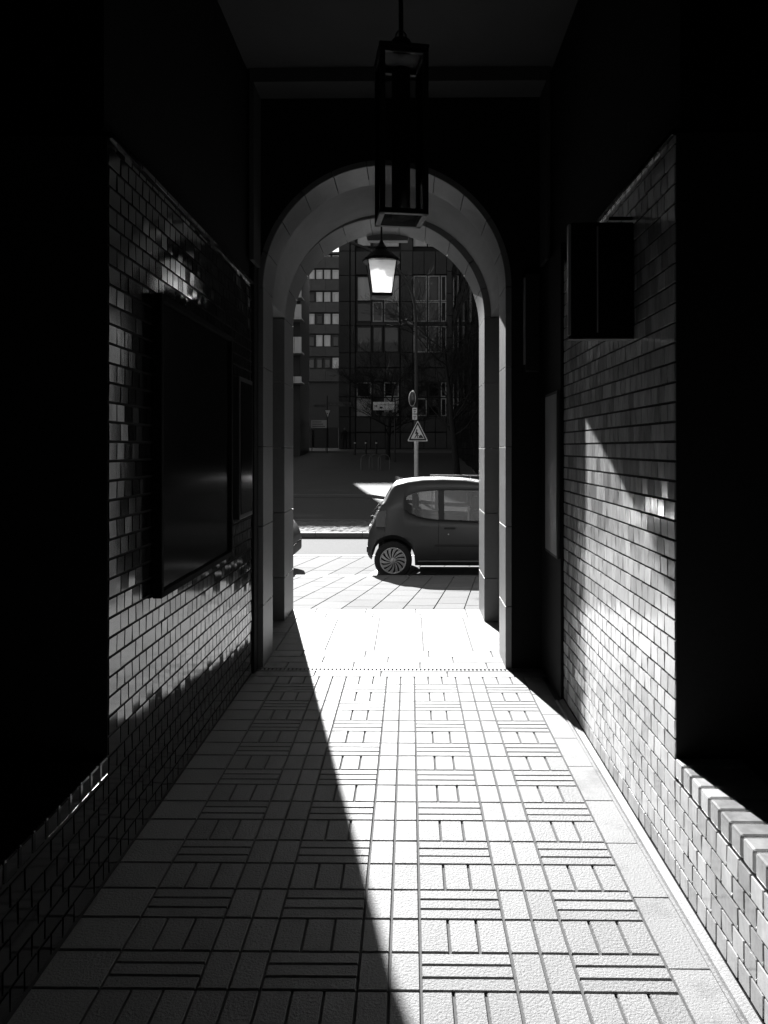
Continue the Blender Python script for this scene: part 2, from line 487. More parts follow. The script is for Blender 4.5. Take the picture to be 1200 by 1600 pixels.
LZ=6.26
sc=LZ/F
def LH(y): return EYE+(700-y)*sc
L2=thing('street_lantern','glowing tapered lantern with a dark conical roof hanging inside the vault','lantern',(-44*sc,LZ,LH(467)),R(6))
z0=LH(467)
def lz(y): return LH(y)-z0
n=4
b=MB(); b.lathe([(0,lz(373)),(.012,lz(376)),(.03,lz(383)),(.055,lz(388)),(.052,lz(390)),(.1,lz(397)),(.160,lz(406)),(.160,lz(410)),(.12,lz(411)),(0,lz(411))],(0,0,0),n=12,smooth=False); b.build('roof',M_iron,L2)
b=MB(); b.tube([(0,0,lz(374)),(0,0,3.755-z0)],.008,8); b.build('rod',M_iron,L2)
rt,rb=.170,.118
for k in range(n):
    a=2*math.pi*k/n+math.pi/4; c,s_=math.cos(a),math.sin(a); b=MB()
    b.tube([(rt*c,rt*s_,lz(411)),(rb*c,rb*s_,lz(460))],.0055,6,smooth=False)
    b.build('frame_bar',M_iron,L2)
for k in range(n):
    a=2*math.pi*k/n+math.pi/4; a2=a+2*math.pi/n
    b=MB(); f=.985
    b.quad((f*rt*math.cos(a),f*rt*math.sin(a),lz(411.5)),(f*rt*math.cos(a2),f*rt*math.sin(a2),lz(411.5)),(f*rb*math.cos(a2),f*rb*math.sin(a2),lz(460)),(f*rb*math.cos(a),f*rb*math.sin(a),lz(460)))
    b.build('glass_pane',M_lglass,L2)
b=MB(); b.lathe([(0,lz(456)),(.018,lz(456)),(.024,lz(460)),(.120,lz(460)),(.128,lz(462)),(.122,lz(465)),(.06,lz(467)),(0,lz(468))],(0,0,0),n=4,smooth=False,rot=math.pi/4); b.build('base',M_iron,L2)
b=MB(); b.lathe([(.02,lz(405)),(.02,lz(413))],(0,0,0),12); b.build('socket',M_iron,L2)
b=MB(); b.lathe([(.016,lz(412)),(.028,lz(415)),(.03,lz(418)),(.02,lz(421)),(0,lz(422))],(0,0,0),14); b.build('bulb',M_bulb,L2)

# ------------------------------------------------------------------ cases and boxes on the passage walls
def pt(x,y,Z): return ((x-640)*Z/F, Z, EYE+(700-y)*Z/F)
# poster case on the right pilaster
t=thing('poster_case','tall pale poster case on the dark pilaster right of the arch','display case',(XR-.018,4.85,.91))
b=MB(); b.bbox(-.022,-.002,-.185,.225,-.015,1.055,b=.004); b.build('frame',M_black,t)
b=MB(); b.box(-.0255,-.0225,-.165,.205,.005,1.035); b.build('poster',M_casel,t)
# projecting dark box high on the right wall
t=thing('projecting_sign','dark flat sign board with metal edges projecting high from the right brick wall','sign board',(.69,3.2,2.08))
b=MB(); b.bbox(.012,.282,0,.055,0,.50,b=.006); b.build('body',M_matte,t)
b=MB(); b.bbox(-.002,.010,-.002,.03,.01,.49,b=.002); b.bbox(.12,.127,-.006,-.001,.02,.48,b=.002); b.build('glass_edge',M_hub,t)
b=MB(); b.box(0,.28,-.004,.058,-.008,-.001); b.build('bottom_rail',M_iron,t)
b=MB(); b.bbox(.18,.283,.02,.036,.515,.53,b=.003); b.build('bracket',M_iron,t)
# slim glass panel on the arch face right of the opening
t=thing('wall_panel','slim framed glass panel standing on the arch face beside the opening','sign panel',(.83,5.33,1.6))
b=MB(); b.bbox(-.012,.0,-.06,-.004,.6,1.22,b=.002); b.build('frame_edge',M_hub,t)
b=MB(); b.bbox(.002,.10,-.05,-.004,.55,1.25,b=.003); b.build('panel',M_iron,t)
# cases on the left wall
t=thing('display_case','wide black glass display case on the left brick wall','display case',(XL,3.55,.95))
b=MB()
b.bbox(.004,.045,-.39,-.36,0,1.32,b=.003); b.bbox(.004,.045,.86,.89,0,1.32,b=.003)
b.bbox(.004,.045,-.36,.86,0,.03,b=.003); b.bbox(.004,.045,-.36,.86,1.29,1.32,b=.003); b.build('frame',M_matte,t)
b=MB(); b.box(.004,.030,-.355,.855,.035,1.285); b.build('glass',M_case,t)
t=thing('notice_case','narrow dark notice case beside the arch on the left wall','display case',(XL,4.75,1.15))
b=MB(); b.bbox(.004,.05,-.16,.22,0,.9,b=.004); b.build('frame',M_iron,t)
b=MB(); b.box(.0505,.054,-.13,.19,.03,.87); b.build('notice',M_case,t)

# ------------------------------------------------------------------ street surfaces
# pavement slabs, columns rotated ~7.3 degrees
b=MB()
def sl(y): return gz(y)+.0
th=R(7.3); sw,slen=.308,.50
ox,oy=(677-640)*7.31/F,7.31
def fpav(u,v):
    x=ox+u*math.cos(th)+v*math.sin(th); y=oy-u*math.sin(th)*0+v*math.cos(th); return (x,y,sl(min(max(y,7.31),10.4199)))
def rowslabs(b,u0,u1,v0,v1,m=0):
    k=int(math.floor(u0/sw))
    while k*sw<u1:
        v=v0-(slen*.5 if k%2 else 0)-(slen*.21 if k%3==0 else 0)
        while v<v1:
            a=max(v,v0);c=min(v+slen,v1)
            paver(b,k*sw,(k+1)*sw,a,c,fn=fpav,g=.0048,h=.010,bev=.002,m=m,tilt=.001)
            v+=slen
        k+=1
rowslabs(b,-6,6,0.004,3.08/math.cos(th)-.0)
n_=24
b.quad((-14,7.311,-.012),(14,7.311,-.012),(14,10.40,-.222),(-14,10.40,-.222),m=1)
tag(b.build('pavement',[M_street,M_joint]),kind='structure')
# kerb of pavement to bay
b=MB(); x=-14
while x<14:
    b.bbox(x+.002,x+.998,10.33,10.45,-.33,-.203,b=.012); x+=1
tag(b.build('kerb',M_kerb),kind='structure')
# parking bay slabs
b=MB()
def fbay(u,v):
    return (ox+u*1.0+v*math.tan(R(13)),10.45+v,-.307)
k=-40
while k<40:
    v=-.25 if k%2 else 0
    while v<2.5:
        a,c=max(v,0),min(v+1.25,2.5)
        w=.40
        mm=2 if (k in (-3,-8)) else 0
        if c>a: paver(b,k*w,(k+1)*w-(.2 if mm==2 else 0),a,c,fn=fbay,g=.006,h=.0055,bev=.002,m=0)
        if mm==2: paver(b,(k+1)*w-.2,(k+1)*w-.06,a,c,fn=lambda u,v:(fbay(u,v)[0],fbay(u,v)[1],-.304),g=.0,h=.002,bev=.001,m=2)
        v+=1.25
    k+=1
b.quad((-20,10.45,-.313),(20,10.45,-.313),(20,12.98,-.313),(-20,12.98,-.313),m=1)
tag(b.build('parking_bay',[M_street,M_joint,M_mark]),kind='structure')
b=MB(); b.quad((-60,12.98,-.309),(60,12.98,-.309),(60,15.56,-.309),(-60,15.56,-.309))
o=b.build('road',M_asphl); tag(o,kind='structure')
b=MB(); b.quad((-60,12.99,-.305),(60,12.99,-.305),(60,13.09,-.305),(-60,13.09,-.305))
tag(b.build('road_marking',M_mark),kind='structure')
# median kerb and verge
b=MB(); x=-30
while x<30:
    b.bbox(x+.003,x+.997,15.56,15.68,-.35,-.195,b=.012); x+=1
for x in range(-30,30): b.bbox(x+.003,x+.997,17.55,17.67,-.30,-.12,b=.012)
tag(b.build('median_kerb',M_kerb),kind='structure')
b=MB()
nx,ny=420,28
for i in range(nx):
    for j in range(ny):
        pass
g=[[(-13+26*i/nx,15.68+(17.55-15.68)*j/ny,-.205+random.uniform(-.01,.02)+.05*j/ny) for j in range(ny+1)] for i in range(nx+1)]
for i in range(nx):
    for j in range(ny): b.quad(g[i][j],g[i+1][j],g[i+1][j+1],g[i][j+1],r=.5)
tag(b.build('verge',M_grass),kind='structure')
# far road, traffic island
b=MB()
def gf(y): return -.2+.0506*(y-17)+.0
Ys=[17.67,22,30,40,50,52]
for i in range(len(Ys)-1):
    b.quad((-60,Ys[i],gf(Ys[i])-.0),(60,Ys[i],gf(Ys[i])),(60,Ys[i+1],gf(Ys[i+1])),(-60,Ys[i+1],gf(Ys[i+1])),r=.5)
tag(b.build('far_road',M_asph),kind='structure')
b=MB()
def seam(P_,w_=.035):
    for (xa,ya),(xb,yb) in zip(P_,P_[1:]):
        L_=math.hypot(xb-xa,yb-ya); nx_,ny_=-(yb-ya)/L_*w_,(xb-xa)/L_*w_
        b.quad((xa-nx_,ya-ny_,gf(ya-ny_)+.004),(xb-nx_,yb-ny_,gf(yb-ny_)+.004),(xb+nx_,yb+ny_,gf(yb+ny_)+.004),(xa+nx_,ya+ny_,gf(ya+ny_)+.004))
seam([(-9,19.6),(-1,19.65),(5,19.5)]); seam([(-9,27),(-1.4,27.3),(3,26)]); seam([(-1.2,22.3),(.3,20.9),(2.5,20.0)],.05); seam([(-6,33),(4,34)],.06); seam([(-4,18.6),(-2.2,18.62)],.25); seam([(-3.4,24.6),(-2.0,24.5)],.3)
tag(b.build('road_seams',M_black),kind='structure')
b=MB()
pts=[(-12,22.6),(-1.35,22.6),(-1.0,22.4),(-.2,21.4),(1.2,20.6),(4,20.2),(8,20.1)]
for i in range(len(pts)-1):
    (xa,ya),(xb,yb)=pts[i],pts[i+1]
    b.add([(xa,ya,gf(ya)-.05),(xb,yb,gf(yb)-.05),(xb,yb,gf(yb)+.09),(xa,ya,gf(ya)+.09),(xb,yb+.14,gf(yb)+.09),(xa,ya+.14,gf(ya)+.09),(xb,yb+.14,gf(yb)-.05),(xa,ya+.14,gf(ya)-.05)],[(0,1,2,3),(3,2,4,5),(5,4,6,7)])
tag(b.build('traffic_island',M_kerb),kind='structure')
b=MB()
b.bbox(-60,60,46.5,46.7,gf(46.5)-.1,gf(46.5)+.12,b=.01)
b.quad((-60,46.7,gf(46.7)+.11),(60,46.7,gf(46.7)+.11),(60,52,gf(50)+.13),(-60,52,gf(50)+.13))
tag(b.build('far_pavement',M_kerb),kind='structure')
# ------------------------------------------------------------------ small hatchback
def interp(P,x):
    if x<=P[0][0]: return P[0][1]
    for (a,va),(b_,vb) in zip(P,P[1:]):
        if x<=b_: 
            t=(x-a)/(b_-a); return va+(vb-va)*t
    return P[-1][1]
XR0,XF0=-.379,3.056
TOP=[(-.379,.50),(-.372,.58),(-.35,.70),(-.27,.86),(-.224,.98),(-.131,1.167),(-.039,1.32),(0,1.365),(.035,1.392),(.193,1.428),(.424,1.450),(.73,1.455),(1.044,1.445),(1.3,1.415),(1.55,1.36),(1.8,1.27),(2.05,1.13),(2.3,.99),(2.42,.94),(2.6,.89),(2.8,.82),(2.93,.73),(3.0,.64),(3.04,.54),(3.056,.45)]
BELT=[(-.4,.95),(.147,1.04),(.257,.955),(.40,.90),(.55,.873),(.66,.868),(1.2,.845),(2.0,.83),(2.4,.83),(3.1,.8)]
WTOP=[(-.4,1.045),(.147,1.055),(.2,1.075),(.35,1.10),(.55,1.118),(.9,1.125),(1.2,1.12),(1.5,1.10),(1.8,1.03),(2.05,.92),(2.2,.86),(3.1,.82)]
# window rows above are heights of the side glass; photograph: quarter glass top 1.19, so lift
WTOP=[(x,z+.16*min(1,max(0,(x-.10)/.12))*(1 if x<1.5 else max(.2,1-(x-1.5)/.55))) for x,z in WTOP]
BOT=[(-.379,.33),(-.34,.28),(-.3,.26),(-.1,.22),(.4,.20),(2.0,.20),(2.7,.2),(2.95,.22),(3.056,.28)]
def half_w(x):
    W=.80
    if x<.15: t=min(1,(.15-x)/(.15-XR0)); W-= .16*t**2.6
    if x>2.3: t=(x-2.3)/(XF0-2.3); W-= .25*t**2.4
    return W
ARCH=.315
def bottom(x):
    z=interp(BOT,x)
    for c in (0,2.34):
        d=abs(x-c)
        if d<ARCH: z=max(z,.275+math.sqrt(ARCH**2-d*d))
    return z
def make_car(label,loc,group):
    car=thing('parked_car',label,'car',loc,0,group)
    xs=[]
    x=XR0
    while x<XF0:
        xs.append(x); 
        near=min(abs(x-c-s*ARCH) for c in (0,2.34) for s in (-1,1))
        x+= .006 if (x-XR0<.03 or XF0-x<.04) else (.008 if near<.03 else .022)
    xs.append(XF0)
    rows=[]
    for x in xs:
        W=half_w(x); zb=bottom(x); zt=interp(TOP,x); be=interp(BELT,x); wt=interp(WTOP,x)
        re=min(zt-.055,1.365) if zt>1.1 else zt-.05
        base=[(W*.93,zb-.0,0),(W*.985,zb+.06,0),(W,.50,0),(W*1.0,.62,0),(W*.985,.76,0),(W*.955,be,1),(W*.955-(wt-be)*.42,wt,1),(W*.70,max(re,wt+.02),2),(W*.62,zt-.018,2),(W*.36,zt-.004,2),(0,zt,2)]
        pts=[];last=zb-.001
        for k,(yy,zz,g_) in enumerate(base):
            cap=zt-.002*(10-k)-(.004 if k<9 else 0)
            zz=min(zz,cap) ; zz=max(zz,min(last+.0005,cap),zb)
            if zz<last: zz=last
            # rounding where clamped
            last=zz; pts.append((yy,zz))
        rows.append(pts)
    nk=len(rows[0])
    body=MB(); glass={'side_l':MB(),'side_r':MB(),'rear':MB(),'front':MB(),'q_l':MB(),'q_r':MB()}; pil={}; tail={-1:MB(),1:MB()}
    def P(i,k,s): return (xs[i],s*rows[i][k][0],rows[i][k][1])
    for i in range(len(xs)-1):
        xm=(xs[i]+xs[i+1])/2; zt=interp(TOP,xm)
        for k in range(nk-1):
            for s in (-1,1):
                V=[P(i,k,s),P(i+1,k,s),P(i+1,k+1,s),P(i,k+1,s)]
                zc=sum(v[2] for v in V)/4
                tgt=body
                if k==5 and xm>.155 and xm<2.0:
                    if .19<xm<.655: tgt=glass['q_l' if s<0 else 'q_r']
                    elif .735<xm<1.78: tgt=glass['side_l' if s<0 else 'side_r']
                    else: tgt=pil.setdefault((s,0 if xm<.19 else 1 if xm<1 else 2),MB())
                elif k in (8,9) and -.245<xm<-.035: tgt=glass['rear']
                elif k in (7,8,9) and 1.5<xm<2.27: tgt=glass['front']
                elif k==4 and -.26<xm<-.1 : tgt=tail[s]
                tgt.add(V,[(0,1,2,3)],0,.5,True)
    for i,s_ in ((0,1),(len(xs)-1,1)):
        V=[P(i,k,-1) for k in range(nk)]+[P(i,k,1) for k in range(nk-2,-1,-1)]
        body.add(V,[tuple(range(len(V)))],0,.5)
    # belly
    for i in range(len(xs)-1):
        if min(abs(xs[i]-c) for c in (0,2.34))>ARCH: body.add([P(i,0,-1),P(i+1,0,-1),P(i+1,0,1),P(i,0,1)],[(0,1,2,3)],1,.5)
    o=body.build('body',[M_paint,M_black],car,fix='weld')
    sm=o.modifiers.new('thick','SOLIDIFY'); sm.thickness=.012; sm.offset=-1
    # dark pillars and window surrounds sit in the body surface
    for kk in sorted(pil): pil[kk].build('window_pillar',M_black,car,fix='weld')
    for nme,key in (('side_window','side_l'),('side_window','side_r'),('quarter_window','q_l'),('quarter_window','q_r'),('rear_window','rear'),('windscreen','front')):
        glass[key].build(nme,M_carglass,car,fix='weld')
    for kk in (-1,1): tail[kk].build('tail_light',M_lens,car,fix='weld')
    # window rubber line, door gap, crease, sill strip on both sides
    def strip(name,fn,ma,x0,x1,w=.006,step=.03):
        for s in (-1,1):
            m=MB(); x=x0; pp=[]
            while x<=x1+1e-6: 
                yy,zz=fn(x); pp.append((x,s*yy,zz)); x+=step
            m.tube(pp,w,5); m.build(name,ma,car)
    def side_y(x,z):
        # body surface half width at height z
        W=half_w(x); zb=bottom(x); be=interp(BELT,x)
        T=[(zb,W*.93),(zb+.06,W*.985),(.5,W),(.62,W),(.76,W*.985),(be,W*.955)]
        return interp(sorted(T),z)
    strip('window_seal',lambda x:(half_w(x)*.955+.001,interp(BELT,x)),M_black,.155,1.98,.008)
    strip('sill_trim',lambda x:(side_y(x,.27)+.002,.27),M_signg,.36,1.98,.009)
    strip('side_moulding',lambda x:(side_y(x,.50)+.001,.50),M_black,.60,1.95,.014)
    for s in (-1,1):
        m=MB(); m.tube([(.665-.01*math.sin(t*3),s*(side_y(.66,.3+.56*t)+.0005),.3+.56*t) for t in [i/12 for i in range(13)]],.0035,4); m.build('door_gap',M_black,car)
        m=MB(); m.tube([(-.155+.05*t,s*(side_y(-.11,.45+.45*t)+.0005),.45+.45*t) for t in [i/8 for i in range(9)]],.003,4); m.build('bumper_gap',M_black,car)
        h=MB(); h.bbox(.74,.90,s*(side_y(.8,.72))-.014,s*(side_y(.8,.72))+.014,.735,.762,b=.008); hh=h.build('door_handle',M_black,car)
        l=MB(); l.lathe([(0,s*.004),(.011,s*.004),(.011,-s*.004)],(.80,s*side_y(.8,.66),.66),12,axis='y'); l.build('door_lock',M_hub,car)
        # mirror
        m=MB(); m.bbox(1.72,1.84,s*.80-.02*s-.08,s*.80+.08+.02*s,.88,1.0,b=.03); m.build('wing_mirror',M_paint,car)
    # rear details: bumper strip, plate, pale blocks standing in for crumpled glints on the hatch
    m=MB(); m.bbox(-.395,-.30,-.60,.60,.36,.46,b=.02); m.build('rear_bumper',M_black,car)
    m=MB(); m.bbox(-.385,-.365,-.26,.26,.60,.70,b=.004); m.build('number_plate',M_signw,car)
    m=MB(); m.bbox(3.03,3.072,-.45,.45,.30,.44,b=.015); m.build('front_bumper',M_black,car)
    for s in (-1,1):
        m=MB(); m.lathe([(0,-.05),(.06,-.045),(.09,-.01),(.09,.04)],(2.80,s*.52,.66),16); m.build('headlight',M_lensw,car)
        m=MB(); 
        rr=random.Random(5)
        for q in range(5):
            zq=.72+q*.07+rr.uniform(-.01,.01); xq=-.345+ (zq-.70)*.48
            m.bbox(xq-.02-rr.uniform(0,.012),xq+.05,s*.53-.055,s*.53+.055,zq-.028,zq+.03,b=.012)
        m.build('hatch_glint_blocks',M_lensw,car)  # pale blocks shaped like bright glints, not a real lamp
    # roof aerial and rear wiper
    m=MB(); m.tube([(1.35,0,1.40),(1.18,0,1.62)],[.006,.002],5); m.build('aerial',M_black,car)
    m=MB(); m.tube([(-.33,0,.83),(-.36,.02,.87),(-.24,.25,1.02)],.008,5); m.bbox(-.36,-.31,-.03,.03,.80,.86,b=.01); m.build('rear_wiper',M_black,car)
    # interior
    for (sx,lean) in ((.30,.12),(1.18,.2)):
        for sy in (-.36,.36):
            m=MB()
            m.bbox(sx,sx+.14,sy-.23,sy+.23,.45,.97,b=.05); m.bbox(sx+.0,sx+.52,sy-.23,sy+.23,.42,.56,b=.05)
            m.bbox(sx-.02,sx+.08,sy-.12,sy+.12,1.0,1.20,b=.04); m.tube([(sx+.04,sy,.9),(sx+.02,sy,1.05)],.012,6); m.build('seat',M_seat,car)
    m=MB(); m.bbox(1.9,2.25,-.66,.66,.6,.88,b=.05); m.build('dashboard',M_black,car)
    m=MB(); m.tube([(1.78+.05*math.sin(a)*.5,-.36+.17*math.cos(a),.86+.17*math.sin(a)) for a in [i*math.pi/12 for i in range(25)]],.012,6); m.build('steering_wheel',M_black,car)
    # wheels
    for cx_ in (0,2.34):
        for s in (-1,1):
            yc=s*.70
            m=MB(); 
            prof=[(.19,-.085),(.245,-.088),(.268,-.075),(.275,-.05),(.275,.05),(.268,.075),(.245,.088),(.19,.085)]
            m.lathe(prof,(cx_,yc,.275),40,axis='y'); tyre=m.build('wheel',M_tyre,car)
            m=MB(); f_=s
            yo=yc+s*.083
            m.lathe([(.0,-.05*s),(.18,-.045*s),(.183,-.01*s)],(cx_,yo,.275),32,axis='y'); m.build('rim_well',M_black,tyre)
            m=MB()
            m.lathe([(.172,-.004*s),(.176,.006*s),(.190,.007*s),(.194,-.004*s),(.19,-.03*s)],(cx_,yo,.275),40,axis='y')
            m.lathe([(0,.016*s),(.035,.015*s),(.044,.009*s),(.046,-.01*s)],(cx_,yo,.275),24,axis='y')
            NS=14
            for q in range(NS):
                a0=2*math.pi*q/NS
                V=[];K=7
                for j in range(K+1):
                    t=j/K; r_=.040+.136*t; a=a0+.42*t*s; hw=(.40-.10*t)*math.pi/NS
                    hw=max(hw,.0)*(.95+1.15*t)+.01/r_*.3
                    hy=.012-.010*t
                    for da,dy_ in ((-hw,-.012),(-hw*.8,0),(hw*.8,0),(hw,-.012)):
                        V.append((cx_+r_*math.cos(a+da),yo+s*(hy+dy_),.275+r_*math.sin(a+da)))
                m.add(V,[(j*4+i,j*4+i+1,j*4+4+i+1,j*4+4+i) for j in range(K) for i in range(3)],0,.5)
            m.build('hubcap',M_hub,tyre)
    return car
CZ=10.65+.785
car1=make_car('small dark hatchback parked beyond the arch, its rear wheel in view',( (614.2-640)*10.65/F, CZ, -.307),'cars parked along the pavement')
car2=copy_tree(car1)
car2.location=(-1.76-3.056,CZ,-.307)
car2['label']='dark car mostly hidden by the left arch jamb, only its front bumper showing'
# ------------------------------------------------------------------ background
def S(Z): return (lambda x:(x-640)*Z/F),(lambda y:EYE+(700-y)*Z/F)
def local(o,loc): o.data.transform(Matrix.Translation(tuple(-c for c in loc)))
rng=random.Random(11)
# central clad building
CZ0=50.
fx,fz=S(CZ0)
loc=(fx(600),CZ0,1.44)
cb=thing('office_building','dark stone clad office building with tall paired windows beyond the street','building',loc)
def bp(m,name,ma,par=None,th_=cb,l=loc,fix=True):
    o=m.build(name,ma,th_); local(o,l); return o
b=MB(); b.box(fx(528.5),fx(745),CZ0+.36,CZ0+14,1.3,19.6); bp(b,'wall',M_paneld)
b=MB(); b.bbox(fx(527),fx(746),CZ0-.05,CZ0+14.1,19.6,20.0,b=.03); bp(b,'roof',M_panel)
wins=[]  # px rects
cols=[(557,580),(582,597.5),(600,623),(646,667),(669,687),(689,697.5)]
rws=[(341,384,0),(430,470,1),(471,502,0),(509,550,0),(597,620,0),(622,650,1)]
# piers / cladding panels
P_=MB()
def panels(x0,x1,y0,y1,nx,ny,dep=.0):
    for i in range(nx):
        for j in range(ny):
            xa=x0+(x1-x0)*i/nx; xb=x0+(x1-x0)*(i+1)/nx; ya=y0+(y1-y0)*j/ny; yb=y0+(y1-y0)*(j+1)/ny
            P_.bbox(fx(xa)+.02,fx(xb)-.02,CZ0+dep,CZ0+.36,fz(yb)+.02,fz(ya)-.02,b=.01)
ygrid=[285,320,353,392,430,471,508,551,575,597,620,651,676,701]
for (xa,xb) in ((529,546.5),(547.5,555),(626,645)):
    for ya,yb in zip(ygrid,ygrid[1:]): panels(xa,xb,ya,yb,1,1)
for (xa,xb) in ((556,625),(645,698)):
    for (ya,yb) in ((392.5,429),(550.5,574),(575,596.5),(651,675),(676,701)):
        panels(xa,xb,ya,yb,3,1)
    panels(xa,xb,502.5,508.5,3,1,dep=.12)
panels(698,745,320,701,2,11)
bp(P_,'cladding',M_panel)
for ci,(xa,xb) in enumerate(cols):
    for ri,(ya,yb,kind) in enumerate(rws):
        blind = (ri==1 and ci in (0,2)) or (ri==5 and ci in (0,2)) or (ri==0 and ci in (0,2,3))  # pale second row has the sky reflection put into its colour
        m=MB(); fw=.07
        X0,X1,Z0,Z1=fx(xa),fx(xb),fz(yb),fz(ya)
        for bx in ((X0,X0+fw,Z0,Z1),(X1-fw,X1,Z0,Z1),(X0+fw,X1-fw,Z0,Z0+fw),(X0+fw,X1-fw,Z1-fw,Z1)):
            m.box(bx[0],bx[1],CZ0+.16,CZ0+.30,bx[2],bx[3])
        bright=(ri in (4,5) and ci in (0,2,5)) or (ci>=3 and ri<4)
        wn=m.build('window',M_frame if bright or rng.random()<.35 else M_framed,cb); local(wn,loc)
        m=MB(); m.box(X0+fw,X1-fw,CZ0+.24,CZ0+.255,Z0+fw,Z1-fw); o=m.build('pane',M_pale if blind else M_win,wn); local(o,loc)

# ribbon window block far behind
WZ=95.; fx,fz=S(WZ)
loc2=(fx(500),WZ,1.44)
wb=thing('apartment_block','far grey block with ribbon windows and an unseen taller part added to shade the road','building',loc2)
b=MB(); b.box(fx(400),fx(531),WZ+.6,WZ+14,1.3,fz(393)); b.box(fx(-260),fx(452),WZ+2,WZ+16,1.3,EYE+38.5)  # second box: unseen tall block added to shade the far road
bp(b,'wall',M_framed,th_=wb,l=loc2)
bands=[(401,418.5),(436.2,453.5),(472,487.5),(507.3,521),(542,556.5),(576.5,595),(393,396)]
for (ya,yb) in bands:
    b=MB()
    for k in range(6): b.bbox(fx(400)+(fx(530)-fx(400))*k/6+.002,fx(400)+(fx(530)-fx(400))*(k+1)/6-.002,WZ,WZ+.6,fz(yb),fz(ya),b=.03)
    bp(b,'spandrel_band',M_panel,th_=wb,l=loc2)
b=MB(); b.box(fx(400),fx(530),WZ-.25,WZ,fz(596),fz(594)); bp(b,'canopy',M_panel,th_=wb,l=loc2)
wr=[(396.5,400.5),(419.5,435.5),(454.5,471.3),(488.5,506.5),(522,541.3),(557.5,575.8)]
lit={(1,2),(1,4),(1,3),(2,0),(2,2),(2,3),(2,4),(3,1),(3,3),(3,4),(4,2),(4,3),(5,4),(1,1),(0,3),(0,4)}
for ri,(ya,yb) in enumerate(wr):
    for ci,(xa,xb) in enumerate(((470.5,477.5),(480.5,490.5),(493.5,503),(506,515.5),(519,528.5))):
        X0,X1,Z0,Z1=fx(xa),fx(xb),fz(yb-1),fz(ya+.8)
        m=MB(); fw=.1
        for bx in ((X0,X0+fw,Z0,Z1),(X1-fw,X1,Z0,Z1),(X0+fw,X1-fw,Z0,Z0+fw),(X0+fw,X1-fw,Z1-fw*2.2,Z1)):
            m.box(bx[0],bx[1],WZ+.35,WZ+.55,bx[2],bx[3])
        wn=m.build('window',M_frame if (ri,ci) in lit else M_framed,wb); local(wn,loc2)
        m=MB(); m.box(X0+fw,X1-fw,WZ+.45,WZ+.47,Z0+fw,Z1-fw*2.2); o=m.build('pane',M_pale if (ri,ci) in lit else M_win,wn); local(o,loc2)
b=MB()
for (xa,xb) in ((455,488),(491,511),(513,529)): b.bbox(fx(xa),fx(xb),WZ-.1,WZ+.6,1.4,fz(671 if xa<490 else 668),b=.05)
bp(b,'ground_floor_panel',M_paneld,th_=wb,l=loc2)

# balcony house at the left
BZ=42.; fx,fz=S(BZ); loc3=(fx(440),BZ,1.0)
hb=thing('balcony_house','nearer house at far left with pale balcony fronts beside the arch','building',loc3)
b=MB(); b.box(-16,fx(464.5),BZ+1,BZ+5,.6,14.8); bp(b,'wall',M_paneld,th_=hb,l=loc3)
for (ya,yb) in ((400,425),(437,462),(475,496),(526,549),(588,596)):
    b=MB(); 
    for k in range(9): b.bbox(fx(471)-.42*(k+1)+.01,fx(471)-.42*k-.01,BZ,BZ+.06,fz(yb),fz(ya),b=.01)
    b.bbox(fx(471)-3.8,fx(471),BZ,BZ+1.1,fz(yb+2.5),fz(yb),b=.02)
    bp(b,'balcony',M_pale,th_=hb,l=loc3)

# dark brick building at the right, running along the side street
loc4=(3.2,40,1.)
db=thing('brick_building','dark brick building along the right of the street with glinting rough face','building',loc4)
b=MB()
rb_=random.Random(3)
X0=2.75
b.box(X0+.12,30,25,49.2,.1,24)
z=.4
while z<13.5:
    y=25.
    while y<49:
        L_=rb_.choice((.9,1.1,1.4)); y2=min(y+L_,49.2)
        d=rb_.uniform(0,.05); t_=rb_.uniform(-.03,.03)
        b.add([(X0+.1-d+t_,y+.02,z),(X0+.1-d-t_,y2-.02,z),(X0+.1-d-t_,y2-.02,z+.27),(X0+.1-d+t_,y+.02,z+.27),
               (X0+.14,y,z-.015),(X0+.14,y2,z-.015),(X0+.14,y2,z+.285),(X0+.14,y,z+.285)],[(0,1,2,3),(4,5,1,0),(5,6,2,1),(6,7,3,2),(7,4,0,3)],0)
        y=y2
    z+=.3
bp(b,'wall',M_dbrick,th_=db,l=loc4)
for k in range(5):
    for fl in range(3):
        m=MB(); yy=28+k*4.3; zz=4+fl*3.2; m.box(X0-.02,X0+.06,yy,yy+1.3,zz,zz+1.7); bp(m,'window',M_win,th_=db,l=loc4)

